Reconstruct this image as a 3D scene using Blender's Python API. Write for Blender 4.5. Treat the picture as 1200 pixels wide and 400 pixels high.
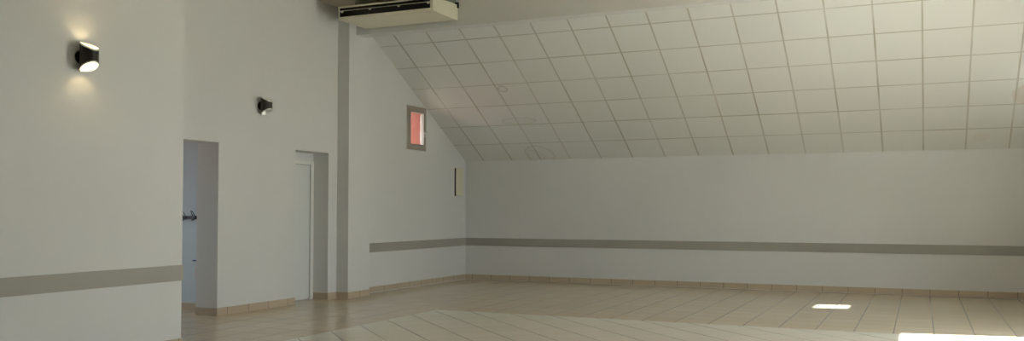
import bpy, bmesh, math, random
from mathutils import Vector, Matrix
random.seed(7)
S = bpy.context.scene
for o in list(bpy.data.objects):
    bpy.data.objects.remove(o, do_unlink=True)
C = S.collection

# ---------------------------------------------------------------- camera
YAW, PITCH, ROLL, EYE = 0.4246, 0.0317, -0.0011, 1.345
cd = bpy.data.cameras.new('camera')
cam = bpy.data.objects.new('camera', cd); C.objects.link(cam)
cd.sensor_width = 36.0
cd.lens = 1061.1 / 1200 * 36.0
cd.shift_y = 13.36 / 1200
cd.clip_start = 0.05; cd.clip_end = 200
fw = Vector((-math.sin(YAW) * math.cos(PITCH), math.cos(YAW) * math.cos(PITCH), math.sin(PITCH)))
rt = Vector((math.cos(YAW), math.sin(YAW), 0)); up = rt.cross(fw)
r2 = rt * math.cos(ROLL) - up * math.sin(ROLL); u2 = rt * math.sin(ROLL) + up * math.cos(ROLL)
m = Matrix((r2, u2, -fw)).transposed().to_4x4(); m.translation = (0, 0, EYE)
cam.matrix_world = m
S.camera = cam

# ---------------------------------------------------------------- sky, sun, exposure
S.view_settings.view_transform = 'Standard'
S.view_settings.look = 'None'
S.view_settings.gamma = 1.0
S.view_settings.use_curve_mapping = False
S.view_settings.exposure = 0.0
SKY, SUN = 10.4, 37.5
w = bpy.data.worlds.new('sky'); S.world = w; w.use_nodes = True
bg = w.node_tree.nodes['Background']
bg.inputs['Color'].default_value = (0.86, 0.93, 1.0, 1)
bg.inputs['Strength'].default_value = SKY
sl = bpy.data.lights.new('sun', 'SUN'); sl.energy = SUN; sl.angle = 0.0093; sl.color = (1.0, 0.995, 0.975)
so = bpy.data.objects.new('sun', sl); C.objects.link(so)
so.rotation_euler = Vector((1, 0.174, 0.866)).to_track_quat('Z', 'Y').to_euler()
so.location = (12, 10, 14)

def portal(loc, size, normal):
    l = bpy.data.lights.new('sky_portal', 'AREA'); l.shape = 'RECTANGLE'
    l.size, l.size_y = size; l.cycles.is_portal = True
    o = bpy.data.objects.new('sky_portal', l); C.objects.link(o)
    o.location = loc; o.rotation_euler = (-Vector(normal)).to_track_quat('Z', 'Y').to_euler()

# ---------------------------------------------------------------- room dimensions (metres)
XL, XN, YN = -8.165, -6.589, 6.75         # left wall, nearer left wall and its corner
YF, XR, YB = 15.847, 2.2, -3.0            # far wall, right wall, wall behind the camera
ZC, ZS, SA = 4.481, 2.311, 0.5114         # flat ceiling, foot of sloped ceiling, slope angle
YBM0, YBM1, ZBM = 11.72, 11.94, 4.06      # beam
TS = math.tan(SA)
WT = 0.35
def slope_z(y): return ZS + TS * (YF - y)
# glazed openings of the right wall: y0, y1, z0, z1
GL = [(7.90, 11.42, 0.0, 2.40), (3.7, 4.6, 0.0, 2.40)]
SW = (13.76, 14.42, 2.63, 3.41)            # small window of the right wall
LW = (13.60, 14.262, 2.415, 3.19)         # small window of the left wall
for y0, y1, z0, z1 in GL + [SW]:
    portal((XR + WT, (y0 + y1) / 2, (z0 + z1) / 2), (y1 - y0, z1 - z0), (-1, 0, 0))

# ---------------------------------------------------------------- node helpers
def mat(name, col, rough=0.6, metal=0.0, spec=0.5):
    m = bpy.data.materials.new(name); m.use_nodes = True
    b = m.node_tree.nodes['Principled BSDF']
    b.inputs['Base Color'].default_value = (*col, 1)
    b.inputs['Roughness'].default_value = rough
    b.inputs['Metallic'].default_value = metal
    b.inputs['Specular IOR Level'].default_value = spec
    return m
class NB:
    def __init__(s, m): s.m = m; s.t = m.node_tree; s.b = s.t.nodes['Principled BSDF']
    def n(s, ty, **k):
        x = s.t.nodes.new(ty)
        for a, v in k.items(): setattr(x, a, v)
        return x
    def put(s, sock, v):
        if isinstance(v, (int, float)): sock.default_value = v
        elif isinstance(v, tuple): sock.default_value = v if len(v) == 4 or len(sock.default_value) == 3 else (*v, 1)
        else: s.t.links.new(v, sock)
    def math(s, op, a, b=0.0, c=0.0):
        x = s.n('ShaderNodeMath', operation=op)
        s.put(x.inputs[0], a); s.put(x.inputs[1], b); s.put(x.inputs[2], c)
        return x.outputs[0]
    def coords(s):
        x = s.n('ShaderNodeTexCoord'); y = s.n('ShaderNodeSeparateXYZ')
        s.t.links.new(x.outputs['Object'], y.inputs[0])
        return x.outputs['Object'], y.outputs[0], y.outputs[1], y.outputs[2]
    def noise(s, vec, scale, detail=3.0, rough=0.5):
        x = s.n('ShaderNodeTexNoise'); s.put(x.inputs['Vector'], vec)
        x.inputs['Scale'].default_value = scale; x.inputs['Detail'].default_value = detail
        x.inputs['Roughness'].default_value = rough
        return x.outputs['Fac']
    def mix(s, f, a, b):
        x = s.n('ShaderNodeMix', data_type='RGBA'); s.put(x.inputs[0], f); s.put(x.inputs[6], a); s.put(x.inputs[7], b)
        return x.outputs[2]
    def ramp(s, v, a, b, c=0.0, d=1.0):
        x = s.n('ShaderNodeMapRange'); x.clamp = True
        s.put(x.inputs[0], v); s.put(x.inputs[1], a); s.put(x.inputs[2], b); s.put(x.inputs[3], c); s.put(x.inputs[4], d)
        return x.outputs[0]
    def joint(s, c, off, pitch, wid):         # 1 on the joint line, 0 on the tile
        t = s.math('DIVIDE', s.math('SUBTRACT', c, off), pitch)
        d = s.math('MULTIPLY', s.math('PINGPONG', t, 0.5), pitch)
        return s.ramp(d, wid * 0.5, wid, 1.0, 0.0), s.math('FLOOR', t)
    def rnd(s, a, b):
        v = s.n('ShaderNodeCombineXYZ'); s.put(v.inputs[0], a); s.put(v.inputs[1], b)
        x = s.n('ShaderNodeTexWhiteNoise', noise_dimensions='3D'); s.t.links.new(v.outputs[0], x.inputs[0])
        return x.outputs['Value']
    def col(s, c): s.put(s.b.inputs['Base Color'], c)
    def bump(s, h, strength, dist=0.01):
        x = s.n('ShaderNodeBump'); x.inputs['Strength'].default_value = strength; x.inputs['Distance'].default_value = dist
        s.put(x.inputs['Height'], h); s.t.links.new(x.outputs[0], s.b.inputs['Normal'])

def paint(name, col, var=0.03, rough=0.75):
    m = mat(name, col, rough, spec=0.3); b = NB(m); v, x, y, z = b.coords()
    n = b.noise(v, 1.3, 4.0); f = b.ramp(n, 0.3, 0.7)
    b.col(b.mix(f, tuple(c * (1 - var) for c in col), tuple(min(1, c * (1 + var)) for c in col)))
    b.bump(b.noise(v, 120.0, 2.0), 0.08, 0.002)
    return m

def tile_floor(name, ca, cb, grout, pitch, offx, offy, rot=0.0):
    m = mat(name, ca, 0.17, spec=0.5); b = NB(m); v, x, y, z = b.coords()
    if rot:
        c, s_ = math.cos(rot), math.sin(rot)
        X = b.math('ADD', b.math('MULTIPLY', x, c), b.math('MULTIPLY', y, s_))
        Y = b.math('SUBTRACT', b.math('MULTIPLY', y, c), b.math('MULTIPLY', x, s_))
    else: X, Y = x, y
    j1, i1 = b.joint(X, offx, pitch, 0.007); j2, i2 = b.joint(Y, offy, pitch, 0.007)
    j = b.math('MAXIMUM', j1, b.math('MULTIPLY', j2, 0.35 if rot else 0.8))
    r = b.rnd(i1, i2)
    n = b.noise(v, 5.0, 3.0, 0.5)
    f = b.math('ADD', b.math('MULTIPLY', r, 0.5), b.math('MULTIPLY', n, 0.5))
    base = b.mix(f, ca, cb)
    b.col(b.mix(j, base, grout))
    return m

def skirting(name, axis, off, pitch=0.406):
    ca, cb = (0.50, 0.40, 0.285), (0.57, 0.47, 0.345)
    m = mat(name, ca, 0.4); b = NB(m); v, x, y, z = b.coords()
    c = {'x': x, 'y': y}[axis]
    j, i = b.joint(c, off, pitch, 0.006)
    r = b.rnd(i, 3.0); n = b.noise(v, 14.0, 4.0, 0.6)
    f = b.math('ADD', b.math('MULTIPLY', r, 0.5), b.math('MULTIPLY', n, 0.5))
    b.col(b.mix(j, b.mix(f, ca, cb), (0.24, 0.19, 0.13)))
    return m

def ceiling_tiles(name):
    ca, cb, seam = (0.765, 0.765, 0.735), (0.805, 0.805, 0.775), (0.47, 0.44, 0.36)
    m = mat(name, ca, 0.7, spec=0.3); b = NB(m); v, x, y, z = b.coords()
    d = b.math('DIVIDE', b.math('SUBTRACT', YF, y), math.cos(SA))
    j1, i1 = b.joint(x, -7.760, 0.6, 0.015); j2, i2 = b.joint(d, 0.5753, 0.6, 0.013)
    # the seams differ in how dark they have become
    k1 = b.math('MULTIPLY', j1, b.ramp(b.noise(v, 1.1, 2.0), 0.35, 0.65, 0.45, 1.0))
    k2 = b.math('MULTIPLY', j2, b.ramp(b.noise(v, 0.8, 2.0), 0.35, 0.65, 0.4, 0.95))
    j = b.math('MAXIMUM', k1, k2)
    f = b.math('ADD', b.math('MULTIPLY', b.rnd(i1, i2), 0.6), b.math('MULTIPLY', b.noise(v, 6.0, 4.0), 0.4))
    base = b.mix(f, ca, cb)
    def ring(cx_, cd_, rx, ry, wid, amt, col, base, fill=0.0):
        ex = b.math('DIVIDE', b.math('SUBTRACT', x, cx_), rx); ey = b.math('DIVIDE', b.math('SUBTRACT', d, cd_), ry)
        q = b.math('SQRT', b.math('ADD', b.math('MULTIPLY', ex, ex), b.math('MULTIPLY', ey, ey)))
        q = b.math('ADD', q, b.ramp(b.noise(v, 9.0, 2.0), 0.2, 0.8, -0.12, 0.12))
        e = b.ramp(b.math('ABSOLUTE', b.math('SUBTRACT', q, 1.0)), 0.0, wid, amt, 0.0)
        if fill: e = b.math('MAXIMUM', e, b.ramp(q, 0.95, 1.05, fill, 0.0))
        return b.mix(e, base, col)
    brown = (0.40, 0.33, 0.21)
    dd = lambda yy: (YF - yy) / math.cos(SA)
    base = ring(-6.46, dd(13.89), 0.075, 0.075, 0.35, 0.45, (0.36, 0.35, 0.28), base)
    base = ring(-6.52, dd(14.72), 0.30, 0.10, 0.22, 0.25, brown, base, 0.05)
    base = ring(-6.52, dd(15.70), 0.27, 0.30, 0.12, 0.30, brown, base, 0.04)
    base = ring(-6.62, dd(15.76), 0.16, 0.22, 0.14, 0.22, brown, base)
    base = ring(1.42, dd(14.62), 0.22, 0.24, 0.1, 0.25, (0.62, 0.42, 0.30), base, 0.3)
    base = ring(0.84, dd(15.55), 0.10, 0.10, 0.3, 0.2, (0.62, 0.50, 0.30), base, 0.12)
    b.col(b.mix(j, base, seam))
    b.bump(b.math('SUBTRACT', b.math('MULTIPLY', b.noise(v, 60.0, 3.0), 0.15), j), 0.35, 0.004)
    return m

def glass(name):
    m = bpy.data.materials.new(name); m.use_nodes = True; t = m.node_tree
    t.nodes.remove(t.nodes['Principled BSDF'])
    out = t.nodes['Material Output']; tr = t.nodes.new('ShaderNodeBsdfTransparent'); gl = t.nodes.new('ShaderNodeBsdfGlossy')
    tr.inputs[0].default_value = (0.96, 0.98, 0.97, 1); gl.inputs['Roughness'].default_value = 0.02
    fr = t.nodes.new('ShaderNodeLayerWeight'); fr.inputs['Blend'].default_value = 0.12
    mx = t.nodes.new('ShaderNodeMixShader')
    t.links.new(fr.outputs['Facing'], mx.inputs[0]); t.links.new(tr.outputs[0], mx.inputs[1]); t.links.new(gl.outputs[0], mx.inputs[2])
    t.links.new(mx.outputs[0], out.inputs[0])
    return m
def emit(name, col, st):
    m = mat(name, col, 0.5); b = m.node_tree.nodes['Principled BSDF']
    b.inputs['Emission Color'].default_value = (*col, 1); b.inputs['Emission Strength'].default_value = st
    return m

WALL = paint('wall_paint', (0.705, 0.70, 0.68), 0.015)
CLOAK = paint('cloakroom_paint', (0.61, 0.68, 0.71))
BAND = paint('band_paint', (0.385, 0.37, 0.325), 0.03, 0.6)
CEIL = paint('ceiling_board', (0.66, 0.59, 0.47), 0.05)
SLOPE = ceiling_tiles('ceiling_tiles')
FLOOR = tile_floor('floor_tiles', (0.61, 0.515, 0.385), (0.68, 0.58, 0.445), (0.30, 0.235, 0.165), 0.406, -3.547, 9.148)
FIELD = tile_floor('field_tiles', (0.765, 0.715, 0.60), (0.82, 0.77, 0.655), (0.28, 0.235, 0.165), 0.414,
                   (-6.0 + 9.557) * math.cos(math.pi / 4), (9.557 + 6.0) * math.cos(math.pi / 4) + 0.2, math.pi / 4)
SKX = skirting('skirting_tiles_far', 'x', -3.547)
SKY_ = skirting('skirting_tiles_left', 'y', 9.148)
SKP = skirting('skirting_tiles_pillar', 'y', 11.853)
SALMON = paint('salmon_render', (0.25, 0.072, 0.050), 0.06, 0.9)
FRAME = paint('window_frame_grey', (0.36, 0.325, 0.275), 0.02, 0.45)
DOORP = paint('door_white', (0.70, 0.71, 0.69), 0.01, 0.45)
DFRAME = paint('door_frame_white', (0.74, 0.74, 0.70), 0.01, 0.45)
GLASS = glass('window_glass')
PAVE = paint('paving', (0.42, 0.40, 0.36), 0.1, 0.9)
DARK = mat('dark_gap', (0.02, 0.018, 0.016), 0.8)
BROWN = mat('lamp_brown', (0.022, 0.016, 0.013), 0.38)
REFL = mat('lamp_inner', (0.92, 0.91, 0.88), 0.3, 0.6)
CREAM = mat('unit_cream', (0.72, 0.69, 0.54), 0.42)
BLACK = mat('slot_black', (0.010, 0.009, 0.010), 0.6)
STEEL = mat('bracket_steel', (0.20, 0.22, 0.18), 0.45, 0.3)
MARK = mat('unit_mark', (0.42, 0.28, 0.22), 0.5)
IRON = mat('hook_black', (0.018, 0.018, 0.022), 0.45)
PCREAM = mat('panel_cream', (0.74, 0.70, 0.53), 0.5)
PBROWN = mat('panel_brown', (0.055, 0.022, 0.012), 0.5)
BLUE = mat('blue_plastic', (0.03, 0.05, 0.22), 0.4)
PINK = mat('pale_pink_plastic', (0.70, 0.62, 0.61), 0.5)
ALU = mat('handle_grey', (0.55, 0.55, 0.54), 0.35, 0.6)
RED = mat('outside_mark', (0.6, 0.6, 0.6), 0.5)

# ---------------------------------------------------------------- mesh helpers
def obj(name, bm, mats, parent=None, smooth=False, kind=None):
    bmesh.ops.recalc_face_normals(bm, faces=bm.faces)
    me = bpy.data.meshes.new(name); bm.to_mesh(me); bm.free()
    for x in (mats if isinstance(mats, (list, tuple)) else [mats]): me.materials.append(x)
    if smooth:
        for p in me.polygons: p.use_smooth = True
        me.set_sharp_from_angle(angle=math.radians(38))
    o = bpy.data.objects.new(name, me); C.objects.link(o)
    if parent: o.parent = parent
    if kind: o['kind'] = kind
    return o
def box(bm, a, b, bev=0.0, mi=0):
    x0, y0, z0 = a; x1, y1, z1 = b
    r = bmesh.ops.create_cube(bm, size=1.0)
    for v in r['verts']:
        v.co = Vector(((x0 + x1) / 2 + v.co.x * (x1 - x0), (y0 + y1) / 2 + v.co.y * (y1 - y0), (z0 + z1) / 2 + v.co.z * (z1 - z0)))
    fs = set(f for v in r['verts'] for f in v.link_faces)
    if bev:
        es = list(set(e for v in r['verts'] for e in v.link_edges))
        q = bmesh.ops.bevel(bm, geom=es, offset=bev, segments=2, affect='EDGES', profile=0.5)
        fs = set(q['faces']) | set(f for f in fs if f.is_valid)
    for f in fs: f.material_index = mi
    return bm
def bx(a, b, bev=0.0): return box(bmesh.new(), a, b, bev)
def prism(bm, pts, axis, a, b):               # polygon extruded along an axis
    def P(p, t):
        return {'x': (t, p[0], p[1]), 'y': (p[0], t, p[1]), 'z': (p[0], p[1], t)}[axis]
    A = [bm.verts.new(P(p, a)) for p in pts]; B = [bm.verts.new(P(p, b)) for p in pts]
    bm.faces.new(A); bm.faces.new(B[::-1])
    for i in range(len(pts)):
        k = (i + 1) % len(pts); bm.faces.new((A[i], B[i], B[k], A[k]))
    return bm
def tube(bm, pts, r, seg=8, closed=False):
    pts = [Vector(p) for p in pts]; rings = []; n = len(pts)
    for i, p in enumerate(pts):
        if closed: d = pts[(i + 1) % n] - pts[i - 1]
        else: d = pts[min(i + 1, n - 1)] - pts[max(i - 1, 0)]
        d.normalize(); a = d.orthogonal() if i == 0 else (u - d * u.dot(d))
        u = a.normalized(); v_ = d.cross(u)
        rings.append([bm.verts.new(p + (u * math.cos(t) + v_ * math.sin(t)) * r) for t in (2 * math.pi * k / seg for k in range(seg))])
    for i in range(n if closed else n - 1):
        A, B = rings[i], rings[(i + 1) % n]
        for k in range(seg): bm.faces.new((A[k], A[(k + 1) % seg], B[(k + 1) % seg], B[k]))
    if not closed: bm.faces.new(rings[0][::-1]); bm.faces.new(rings[-1])
    return bm
def slab_holes(plane, p0, p1, u0, u1, v0, v1, holes, hole_mi=None):
    """one wall mesh, plane 'x' (u=y) or 'y' (u=x), thickness p0..p1, rectangular holes"""
    us = sorted({u0, u1, *[h[0] for h in holes], *[h[1] for h in holes]})
    vs = sorted({v0, v1, *[h[2] for h in holes], *[h[3] for h in holes]})
    us = [u for u in us if u0 <= u <= u1]; vs = [v for v in vs if v0 <= v <= v1]
    bm = bmesh.new(); cache = {}
    def V(p, u, v):
        k = (round(p, 5), round(u, 5), round(v, 5))
        if k not in cache: cache[k] = bm.verts.new((p, u, v) if plane == 'x' else (u, p, v))
        return cache[k]
    def hole_at(i, j):
        if i < 0 or j < 0 or i >= len(us) - 1 or j >= len(vs) - 1: return -2
        cu, cv = (us[i] + us[i + 1]) / 2, (vs[j] + vs[j + 1]) / 2
        for n, h in enumerate(holes):
            if h[0] < cu < h[1] and h[2] < cv < h[3]: return n
        return -1
    for i in range(len(us) - 1):
        for j in range(len(vs) - 1):
            if hole_at(i, j) != -1: continue
            a, b, c, d = us[i], us[i + 1], vs[j], vs[j + 1]
            bm.faces.new((V(p0, a, c), V(p0, b, c), V(p0, b, d), V(p0, a, d)))
            bm.faces.new((V(p1, a, c), V(p1, a, d), V(p1, b, d), V(p1, b, c)))
            for di, dj, e in ((-1, 0, ((a, c), (a, d))), (1, 0, ((b, c), (b, d))), (0, -1, ((a, c), (b, c))), (0, 1, ((a, d), (b, d)))):
                n = hole_at(i + di, j + dj)
                if n == -1: continue
                f = bm.faces.new((V(p0, *e[0]), V(p0, *e[1]), V(p1, *e[1]), V(p1, *e[0])))
                if hole_mi and n >= 0: f.material_index = hole_mi[n]
    return bm
def st(name, bm, mats, parent=None, smooth=False):
    return obj(name, bm, mats, parent, smooth, 'structure')
def thing(name, label, cat, loc=(0, 0, 0), group=None):
    o = bpy.data.objects.new(name, None); C.objects.link(o)
    o.empty_display_size = 0.1; o.location = loc
    o['label'] = label; o['category'] = cat
    if group: o['group'] = group
    return o

# ---------------------------------------------------------------- floor
FX, FY = -6.0, 10.80                          # edge of the paler diagonal field
bm = bmesh.new()
def quad(x0, y0, x1, y1, mi):
    f = bm.faces.new([bm.verts.new(p) for p in ((x0, y0, 0), (x1, y0, 0), (x1, y1, 0), (x0, y1, 0))]); f.material_index = mi
quad(FX, YB - 0.3, XR, FY, 1)
quad(-12.2, YB - 0.3, FX, FY, 0)
quad(-12.2, FY, XR, YF + 0.1, 0)
bmesh.ops.remove_doubles(bm, verts=bm.verts, dist=1e-4)
fl = st('floor', bm, [FLOOR, FIELD])
# paving outside the glazed doors
st('ground', bx((XR, -12, -0.2), (30, 30, -0.01)), PAVE)
st('bounce_ground_left', bx((-45, -12, -0.2), (-12.2, 40, -0.01)), mat('red_bounce_ground', (0.36, 0.20, 0.16), 0.95))  # unseen ground, added in red to bounce pink light through the left window
st('bounce_ground_left_far', bx((-12.2, 9.5, -0.2), (XL - WT, 40, -0.01)), mat('red_bounce_ground_near', (0.36, 0.20, 0.16), 0.95))  # the same added bounce ground, close to the left wall

# ---------------------------------------------------------------- walls
D1 = (8.07, 8.973, 0.0, 2.212)                # open doorway
D2 = (10.531, 11.323, 0.0, 2.212)             # recess with a white door
st('wall_left', slab_holes('x', XL - WT, XL, YN - 0.05, YF + 0.2, 0.0, ZC + 0.6, [D1, (D2[0], D2[1], 0, D2[3]), LW], [0, 0, 1]), [WALL, SALMON])
st('wall_left_front', bx((-8.6, YB, 0), (XN, YN, ZC)), WALL)
st('wall_far', bx((XL - WT, YF, 0), (XR + WT, YF + 0.2, 3.2)), WALL)
st('wall_right', slab_holes('x', XR, XR + WT, YB, YF + 0.2, 0.0, ZC + 0.6, GL + [SW]), WALL)
st('wall_front', bx((-8.6, YB - 0.2, 0), (XR + WT, YB, ZC + 0.1)), WALL)
# cloakroom seen through the open doorway
st('wall_cloakroom_far', bx((-12.2, 9.33, 0), (XL - WT, 9.5, 2.9)), CLOAK)
st('wall_cloakroom_near', bx((-12.2, 6.2, 0), (-8.6, 6.4, 2.9)), CLOAK)
CW = (7.3, 8.5, 1.1, 2.2)
st('wall_cloakroom_left', slab_holes('x', -12.2, -12.0, 6.4, 9.33, 0.0, 2.9, [CW]), CLOAK)
st('ceiling_cloakroom', bx((-12.2, 6.2, 2.75), (XL - WT, 9.5, 2.9)), CLOAK)
portal((XL - WT, (LW[0] + LW[1]) / 2, (LW[2] + LW[3]) / 2), (LW[1] - LW[0], LW[3] - LW[2]), (1, 0, 0))
portal((-12.15, 7.9, 1.65), (1.2, 1.1), (1, 0, 0))

# pillar and beam
PX, PY0, PY1 = -7.954, 11.545, 12.13
st('pillar', bx((XL, PY0, 0), (PX, PY1, ZC)), WALL)
st('beam', bx((XL, YBM0, ZBM), (XR, YBM1, ZC + 0.15)), WALL)
# ceilings
st('ceiling', bx((-8.6, YB - 0.2, ZC), (XR + WT, YBM0 + 0.05, ZC + 0.12)), CEIL)
y_top = YBM1 - 0.05
st('ceiling_slope', prism(bmesh.new(), [(YF, ZS), (y_top, slope_z(y_top)), (y_top, slope_z(y_top) + 0.15), (YF + 0.2, ZS + 0.05)], 'x', XL, XR + 0.02), SLOPE)

# painted protective bands along the walls
ZB0, ZB1, BT = 0.660, 0.811, 0.014
st('trim_1', bx((XN, YB, ZB0), (XN + BT, YN + 0.008, ZB1), 0.002), BAND)
st('trim_2', bx((XL, PY1, ZB0), (XL + BT, YF - BT, ZB1), 0.002), BAND)
st('trim_3', bx((XL, YF - BT, ZB0), (XR, YF, ZB1), 0.002), BAND)

# tiled skirting
HB, TB = 0.101, 0.011
st('baseboard_left_front', bx((XN, YB, 0), (XN + TB, YN + TB, HB), 0.0015), SKY_)
st('baseboard_far', bx((XL, YF - TB, 0.006), (XR, YF, HB), 0.0015), SKX)
bm = box(bmesh.new(), (XL, D1[1] - TB, 0), (XL + TB, D2[0], HB), 0.0015)
box(bm, (XL - WT, D1[1] - TB, 0), (XL, D1[1], HB), 0.0015)
st('baseboard_left', bm, SKY_)
bm = box(bmesh.new(), (XL, D2[1] - TB, 0), (XL + TB, PY0, HB), 0.0015)
box(bm, (XL - 0.26, D2[1] - TB, 0), (XL, D2[1], HB), 0.0015)
st('baseboard_doorway', bm, skirting('skirting_tiles_doorway', 'y', 12.9, 3.0))
bm = box(bmesh.new(), (PX, PY0 - TB, 0), (PX + TB, PY1 + TB, HB), 0.0015)
box(bm, (XL + TB, PY0 - TB, 0), (PX, PY0, HB), 0.0015)
st('baseboard_pillar', bm, SKP)
st('baseboard_left_far', bx((XL, PY1 + TB, 0.012), (XL + TB, YF - TB, HB), 0.0015), skirting('skirting_tiles_left_far', 'y', 12.895))
st('baseboard_cloakroom', bx((-12.0, 9.33 - TB, 0), (XL - WT, 9.33, HB), 0.0015), SKX)

# ---------------------------------------------------------------- door in the recess
dx = XL - 0.27
bm = bmesh.new()
box(bm, (dx - 0.06, D2[1] - 0.085, 0), (dx + 0.012, D2[1] - TB, 2.085), 0.004)       # far upright
box(bm, (dx - 0.06, D2[0], 0), (dx + 0.012, D2[0] + 0.06, 2.085), 0.004)             # near upright
box(bm, (dx - 0.06, D2[0] + 0.06, 2.035), (dx + 0.012, D2[1] - 0.085, 2.085), 0.004) # head
dr = st('door_1', bm, DFRAME)
st('door_leaf', bx((dx - 0.045, D2[0] + 0.063, 0.012), (dx - 0.005, D2[1] - 0.090, 2.030), 0.003), DOORP, dr)
st('overpanel', bx((dx - 0.05, D2[0], 2.085), (dx - 0.01, D2[1], D2[3]), 0.0), WALL, dr)
bm = box(bmesh.new(), (dx - 0.058, D2[0] + 0.055, 0.001), (dx - 0.046, D2[1] - 0.08, 2.04))
st('door_seal', bm, FRAME, dr)
bm = tube(bmesh.new(), [(dx - 0.006, D2[0] + 0.12, 1.02), (dx + 0.045, D2[0] + 0.12, 1.02), (dx + 0.05, D2[0] + 0.135, 1.02), (dx + 0.05, D2[0] + 0.23, 1.02)], 0.009)
st('door_handle', bm, ALU, dr, True)

# ---------------------------------------------------------------- windows
def casement(name, x, wn, inward, frame_w, sash_w, mt):
    """frame on the wall's inner face; inward = +1/-1 direction of the room along x"""
    y0, y1, z0, z1 = wn
    def ring(bm, a, b, c, d, wd, xa, xb, bev=0.004):
        box(bm, (xa, a, c), (xb, a + wd, d), bev); box(bm, (xa, b - wd, c), (xb, b, d), bev)
        box(bm, (xa, a + wd, c), (xb, b - wd, c + wd), bev); box(bm, (xa, a + wd, d - wd), (xb, b - wd, d), bev)
        return bm
    xi = x + inward * 0.012; xo = x - inward * 0.07
    o = st(name, ring(bmesh.new(), y0, y1, z0, z1, frame_w, min(xi, xo), max(xi, xo)), mt)
    xi2 = x + inward * 0.024; xo2 = x - inward * 0.04; g = frame_w - 0.01
    s = st('window_sash', ring(bmesh.new(), y0 + g, y1 - g, z0 + g, z1 - g, sash_w, min(xi2, xo2), max(xi2, xo2)), mt, o)
    h = g + sash_w - 0.008
    st('window_pane', bx((x - 0.022, y0 + h, z0 + h), (x - 0.010, y1 - h, z1 - h)), GLASS, s)
    return o, s
wo, ws = casement('window_1', XL, LW, 1, 0.055, 0.062, FRAME)
hy = LW[1] - 0.085
bm = box(bmesh.new(), (XL + 0.022, hy - 0.014, 2.66), (XL + 0.034, hy + 0.014, 2.76), 0.003)
tube(bm, [(XL + 0.03, hy, 2.735), (XL + 0.062, hy, 2.735), (XL + 0.068, hy, 2.725), (XL + 0.068, hy, 2.64)], 0.009)
st('window_handle', bm, ALU, ws, True)
# pale outer jamb lining and shutter rail in the thickness of the wall
bm = box(bmesh.new(), (XL - 0.098, LW[1] - 0.02, LW[2] + 0.02), (XL - 0.072, LW[1], LW[3] - 0.02), 0.003)
st('window_lining', bm, DFRAME, wo)
casement('window_2', XR, SW, -1, 0.04, 0.04, FRAME)
for n, (y0, y1, z0, z1) in enumerate(GL):
    bm = bmesh.new(); f = 0.055
    xa, xb = XR + 0.20, XR + 0.27
    box(bm, (xa, y0, z1 - f), (xb, y1, z1), 0.004); box(bm, (xa, y0, 0), (xb, y1, 0.03), 0.004)
    k = 4; pitch = (y1 - y0) / k
    for i in range(k + 1):
        yc = min(max(y0 + i * pitch, y0 + f / 2), y1 - f / 2)
        box(bm, (xa, yc - f / 2, 0.03), (xb, yc + f / 2, z1 - f), 0.004)
    o = st('window_%d' % (n + 3), bm, FRAME)
    for i in range(k):
        st('window_pane', bx((XR + 0.23, y0 + i * pitch + 0.05, 0.03), (XR + 0.242, y0 + (i + 1) * pitch - 0.05, z1 - f)), GLASS, o)

# ---------------------------------------------------------------- wall lamps
def wall_lamp(label, y, z, xw, lit):
    t = thing('wall_lamp', label, 'wall lamp', (xw, y, z), 'up and down lamps on the left walls')
    R, HH, off, sl_ = 0.076, 0.112, 0.106, 0.74
    N = 64
    def rim(a, r):                            # half height of the tube, shorter towards the front
        f = (math.cos(a) + 1) / 2
        return HH - sl_ * R * 2 * (f ** 1.15) * 0.62
    def shell(ro, ri, d):
        bm = bmesh.new(); rows = []
        for k in range(N):
            a = 2 * math.pi * k / N; h = rim(a, ro) - d; c, s_ = math.cos(a), math.sin(a)
            rows.append([bm.verts.new((off + ro * c, ro * s_, -h)), bm.verts.new((off + ro * c, ro * s_, h)),
                         bm.verts.new((off + ri * c, ri * s_, h)), bm.verts.new((off + ri * c, ri * s_, -h))])
        for k in range(N):
            A, B = rows[k], rows[(k + 1) % N]
            for i in range(4): bm.faces.new((A[i], B[i], B[(i + 1) % 4], A[(i + 1) % 4]))
        return bm
    obj('shade', shell(R, R - 0.003, 0.0), BROWN, t, True)
    obj('reflector', shell(R - 0.003, R - 0.006, -0.015), REFL, t, True)
    bm = bmesh.new()
    for x0, x1, r0 in ((0, 0.012, 0.058), (0.012, off - R + 0.002, 0.022)):
        r = bmesh.ops.create_cone(bm, cap_ends=True, segments=40, radius1=r0, radius2=r0 * 0.97, depth=x1 - x0)
        for v in r['verts']:
            c = v.co.copy(); v.co = Vector(((x0 + x1) / 2 + c.z, c.y, c.x))
    obj('back_plate', bm, BROWN, t, True)
    bm = bmesh.new()
    r = bmesh.ops.create_uvsphere(bm, u_segments=24, v_segments=14, radius=0.013)
    for v in r['verts']: v.co = Vector((off + v.co.x, v.co.y, v.co.z * 1.5))
    obj('bulb', bm, emit('bulb_lit', (1.0, 0.80, 0.50), 40.0) if lit else mat('bulb_frosted', (0.72, 0.71, 0.66), 0.3), t, True)
    bm = bmesh.new()
    tube(bm, [(off - R + 0.004, 0, 0), (off, 0, 0)], 0.012, 12)
    obj('socket', bm, ALU, t, True)
    if lit:
        for s_ in (-1, 1):
            l = bpy.data.lights.new('bulb_light', 'POINT'); l.energy = 1.2; l.color = (1.0, 0.78, 0.42); l.shadow_soft_size = 0.004
            o = bpy.data.objects.new('bulb_light', l); C.objects.link(o); o.parent = t; o.location = (off, 0, s_ * 0.026)
    return t
wall_lamp('dark brown up and down wall lamp, lit, glowing warm on the nearer white wall', 5.543, 2.663, XN, True)
wall_lamp('dark brown up and down wall lamp, unlit, on the white wall between the two doorways', 9.762, 2.765, XL, False)

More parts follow.
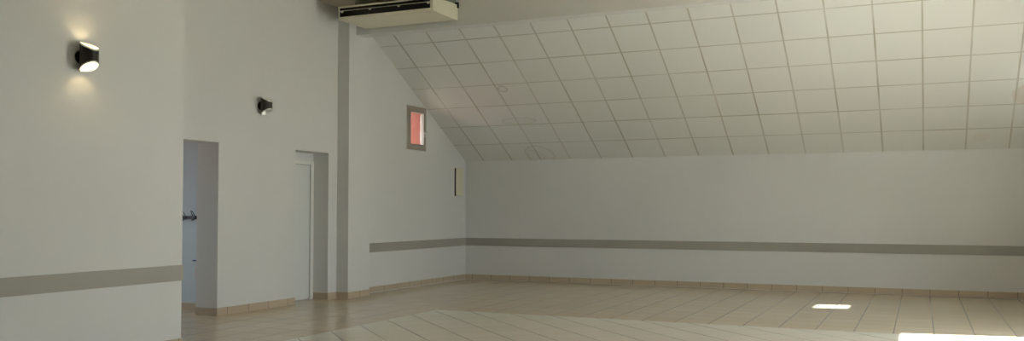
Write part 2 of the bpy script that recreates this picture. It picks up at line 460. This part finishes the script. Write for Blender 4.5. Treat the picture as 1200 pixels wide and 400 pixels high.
# ---------------------------------------------------------------- air conditioner under the ceiling
AX0, AX1, AY0, AY1, AZ0, AZ1 = -7.745, -6.165, 10.95, 11.70, 4.137, 4.325
ac = thing('air_conditioner', 'long cream air conditioner hanging below the ceiling against the beam', 'air conditioner', ((AX0 + AX1) / 2, (AY0 + AY1) / 2, AZ0))
def loc(o): o.location = -ac.location; return o
SX0, SX1 = AX0 + 0.022, AX1 - 0.045           # blower slot between the end panels
SZ0, SZ1 = 4.172, 4.302
prof = [(AY0 + 0.004, SZ0), (AY0 + 0.012, AZ0 + 0.012), (AY0 + 0.03, AZ0), (AY1, AZ0), (AY1, AZ1 + 0.035), (AY1 - 0.22, AZ1 + 0.03), (AY0 + 0.06, AZ1), (AY0, AZ1), (AY0, SZ1), (AY0 + 0.12, SZ1), (AY0 + 0.12, SZ0)]
loc(obj('casing', prism(bmesh.new(), prof, 'x', SX0, SX1), CREAM, ac))
side = [(AY0 - 0.002, AZ1), (AY0 + 0.006, SZ0 - 0.005), (AY0 + 0.022, AZ0 - 0.002), (AY0 + 0.05, AZ0 - 0.005), (AY1, AZ0 - 0.003), (AY1, AZ1 + 0.038), (AY1 - 0.22, AZ1 + 0.033), (AY0 + 0.06, AZ1 + 0.003)]
for a, b in ((AX0, SX0), (SX1, AX1)):
    bm = prism(bmesh.new(), side, 'x', a, b)
    bmesh.ops.bevel(bm, geom=list(bm.edges), offset=0.003, segments=2, affect='EDGES')
    loc(obj('end_panel', bm, CREAM, ac))
loc(obj('slot_lining', bx((SX0, AY0 + 0.09, SZ0 + 0.001), (SX1, AY0 + 0.119, SZ1 - 0.001)), BLACK, ac))
bm = bmesh.new()
box(bm, (SX0, AY0 + 0.012, SZ0 + 0.0005), (SX1, AY0 + 0.09, SZ0 + 0.004)); box(bm, (SX0, AY0 + 0.008, SZ1 - 0.004), (SX1, AY0 + 0.09, SZ1 - 0.0005))
box(bm, (SX0 - 0.0005, AY0 + 0.010, SZ0 + 0.001), (SX0 + 0.002, AY0 + 0.09, SZ1 - 0.001)); box(bm, (SX1 - 0.002, AY0 + 0.010, SZ0 + 0.001), (SX1 + 0.0005, AY0 + 0.09, SZ1 - 0.001))
loc(obj('slot_floor', bm, BLACK, ac))
fl_ = loc(obj('louvre_flap', prism(bmesh.new(), [(AY0 + 0.006, 4.256), (AY0 + 0.075, 4.277), (AY0 + 0.075, 4.283), (AY0 + 0.004, 4.264)], 'x', SX0 + 0.004, SX1 - 0.004), CREAM, ac))
for i in range(4):
    xc = SX0 + 0.035 + i * (SX1 - SX0 - 0.07) / 3
    o = obj('flap_clip', prism(bmesh.new(), [(xc - 0.024, 4.257), (xc + 0.024, 4.257), (xc + 0.012, 4.236), (xc - 0.012, 4.236)], 'y', AY0 + 0.008, AY0 + 0.020), CREAM, fl_)
bm = box(bmesh.new(), (-6.335, AY0 + 0.105, AZ0 - 0.0012), (-6.300, AY0 + 0.118, AZ0 + 0.001)); box(bm, (-6.292, AY0 + 0.105, AZ0 - 0.0012), (-6.262, AY0 + 0.118, AZ0 + 0.001))
loc(obj('marking', bm, MARK, ac))
bm = prism(bmesh.new(), [(AY0 + 0.40, AZ1 + 0.022), (AY1 - 0.004, AZ1 + 0.036), (AY1 - 0.004, ZC), (AY0 + 0.40, ZC)], 'x', AX1 - 0.06, AX1 - 0.035)
br = loc(obj('bracket', bm, STEEL, ac))
bm = box(bmesh.new(), (AX1 - 0.075, AY1 - 0.03, AZ1 - 0.01), (AX1 + 0.014, AY1 + 0.012, AZ1 + 0.075), 0.003)
obj('bracket_foot', bm, DARK, br)
for x, y in ((AX0 + 0.1, AY0 + 0.3), (AX0 + 0.1, AY1 - 0.12), (AX1 - 0.2, AY0 + 0.3)):
    loc(obj('hanger', tube(bmesh.new(), [(x, y, AZ1 - 0.01), (x, y, ZC)], 0.006), STEEL, ac, True))

# ---------------------------------------------------------------- cream panel near the far left corner
pn = thing('wall_panel', 'narrow cream panel with a dark brown edge on the wall near the far corner', 'panel', (XL, 15.385, 1.625))
obj('panel_body', bx((0, 0, 0), (0.024, 0.305, 0.535), 0.001), PBROWN, pn)
obj('panel_front', bx((0.024, 0.004, 0.002), (0.034, 0.303, 0.533), 0.003), PCREAM, pn)

# ---------------------------------------------------------------- coat rack in the cloakroom
rk = thing('coat_rack', 'black coat rack with wire hooks on the cloakroom wall inside the open doorway', 'coat rack', (-9.60, 9.33, 1.225))
obj('rail', bx((0, -0.022, 0.0), (0.955, 0, 0.043), 0.004), IRON, rk)
for i in range(6):
    x = 0.062 + i * 0.166
    bm = bmesh.new(); pts = []
    for k in range(13):
        a = math.pi * k / 12
        pts.append((x - 0.020 * math.cos(a) - 0.012 * math.sin(a), -0.03 - 0.042 * math.sin(a), 0.034 + 0.078 * math.sin(a)))
    tube(bm, pts, 0.0045, 8)
    pts = []
    for k in range(11):
        a = math.pi * k / 10
        pts.append((x - 0.020 * math.cos(a), -0.022 - 0.045 * math.sin(a), 0.006 - 0.024 * math.sin(a)))
    tube(bm, pts, 0.0045, 8)
    box(bm, (x - 0.028, -0.03, 0.004), (x + 0.028, -0.022, 0.040), 0.002)
    obj('hook', bm, IRON, rk, True)

# ---------------------------------------------------------------- blue topped holder half hidden by the doorway
dp = thing('wall_dispenser', 'small pale holder with a blue top on the cloakroom wall, half hidden by the doorway', 'dispenser', (-8.885, 9.33, 0.44))
obj('body', bx((0.030, -0.03, 0), (0.10, 0, 0.15), 0.006), PINK, dp)
obj('spout', bx((0.0, -0.045, 0.225), (0.08, -0.008, 0.241), 0.005), BLUE, dp)
bm = tube(bmesh.new(), [(0.06, -0.018, 0.148), (0.06, -0.018, 0.228)], 0.010, 10)
obj('neck', bm, PINK, dp, True)
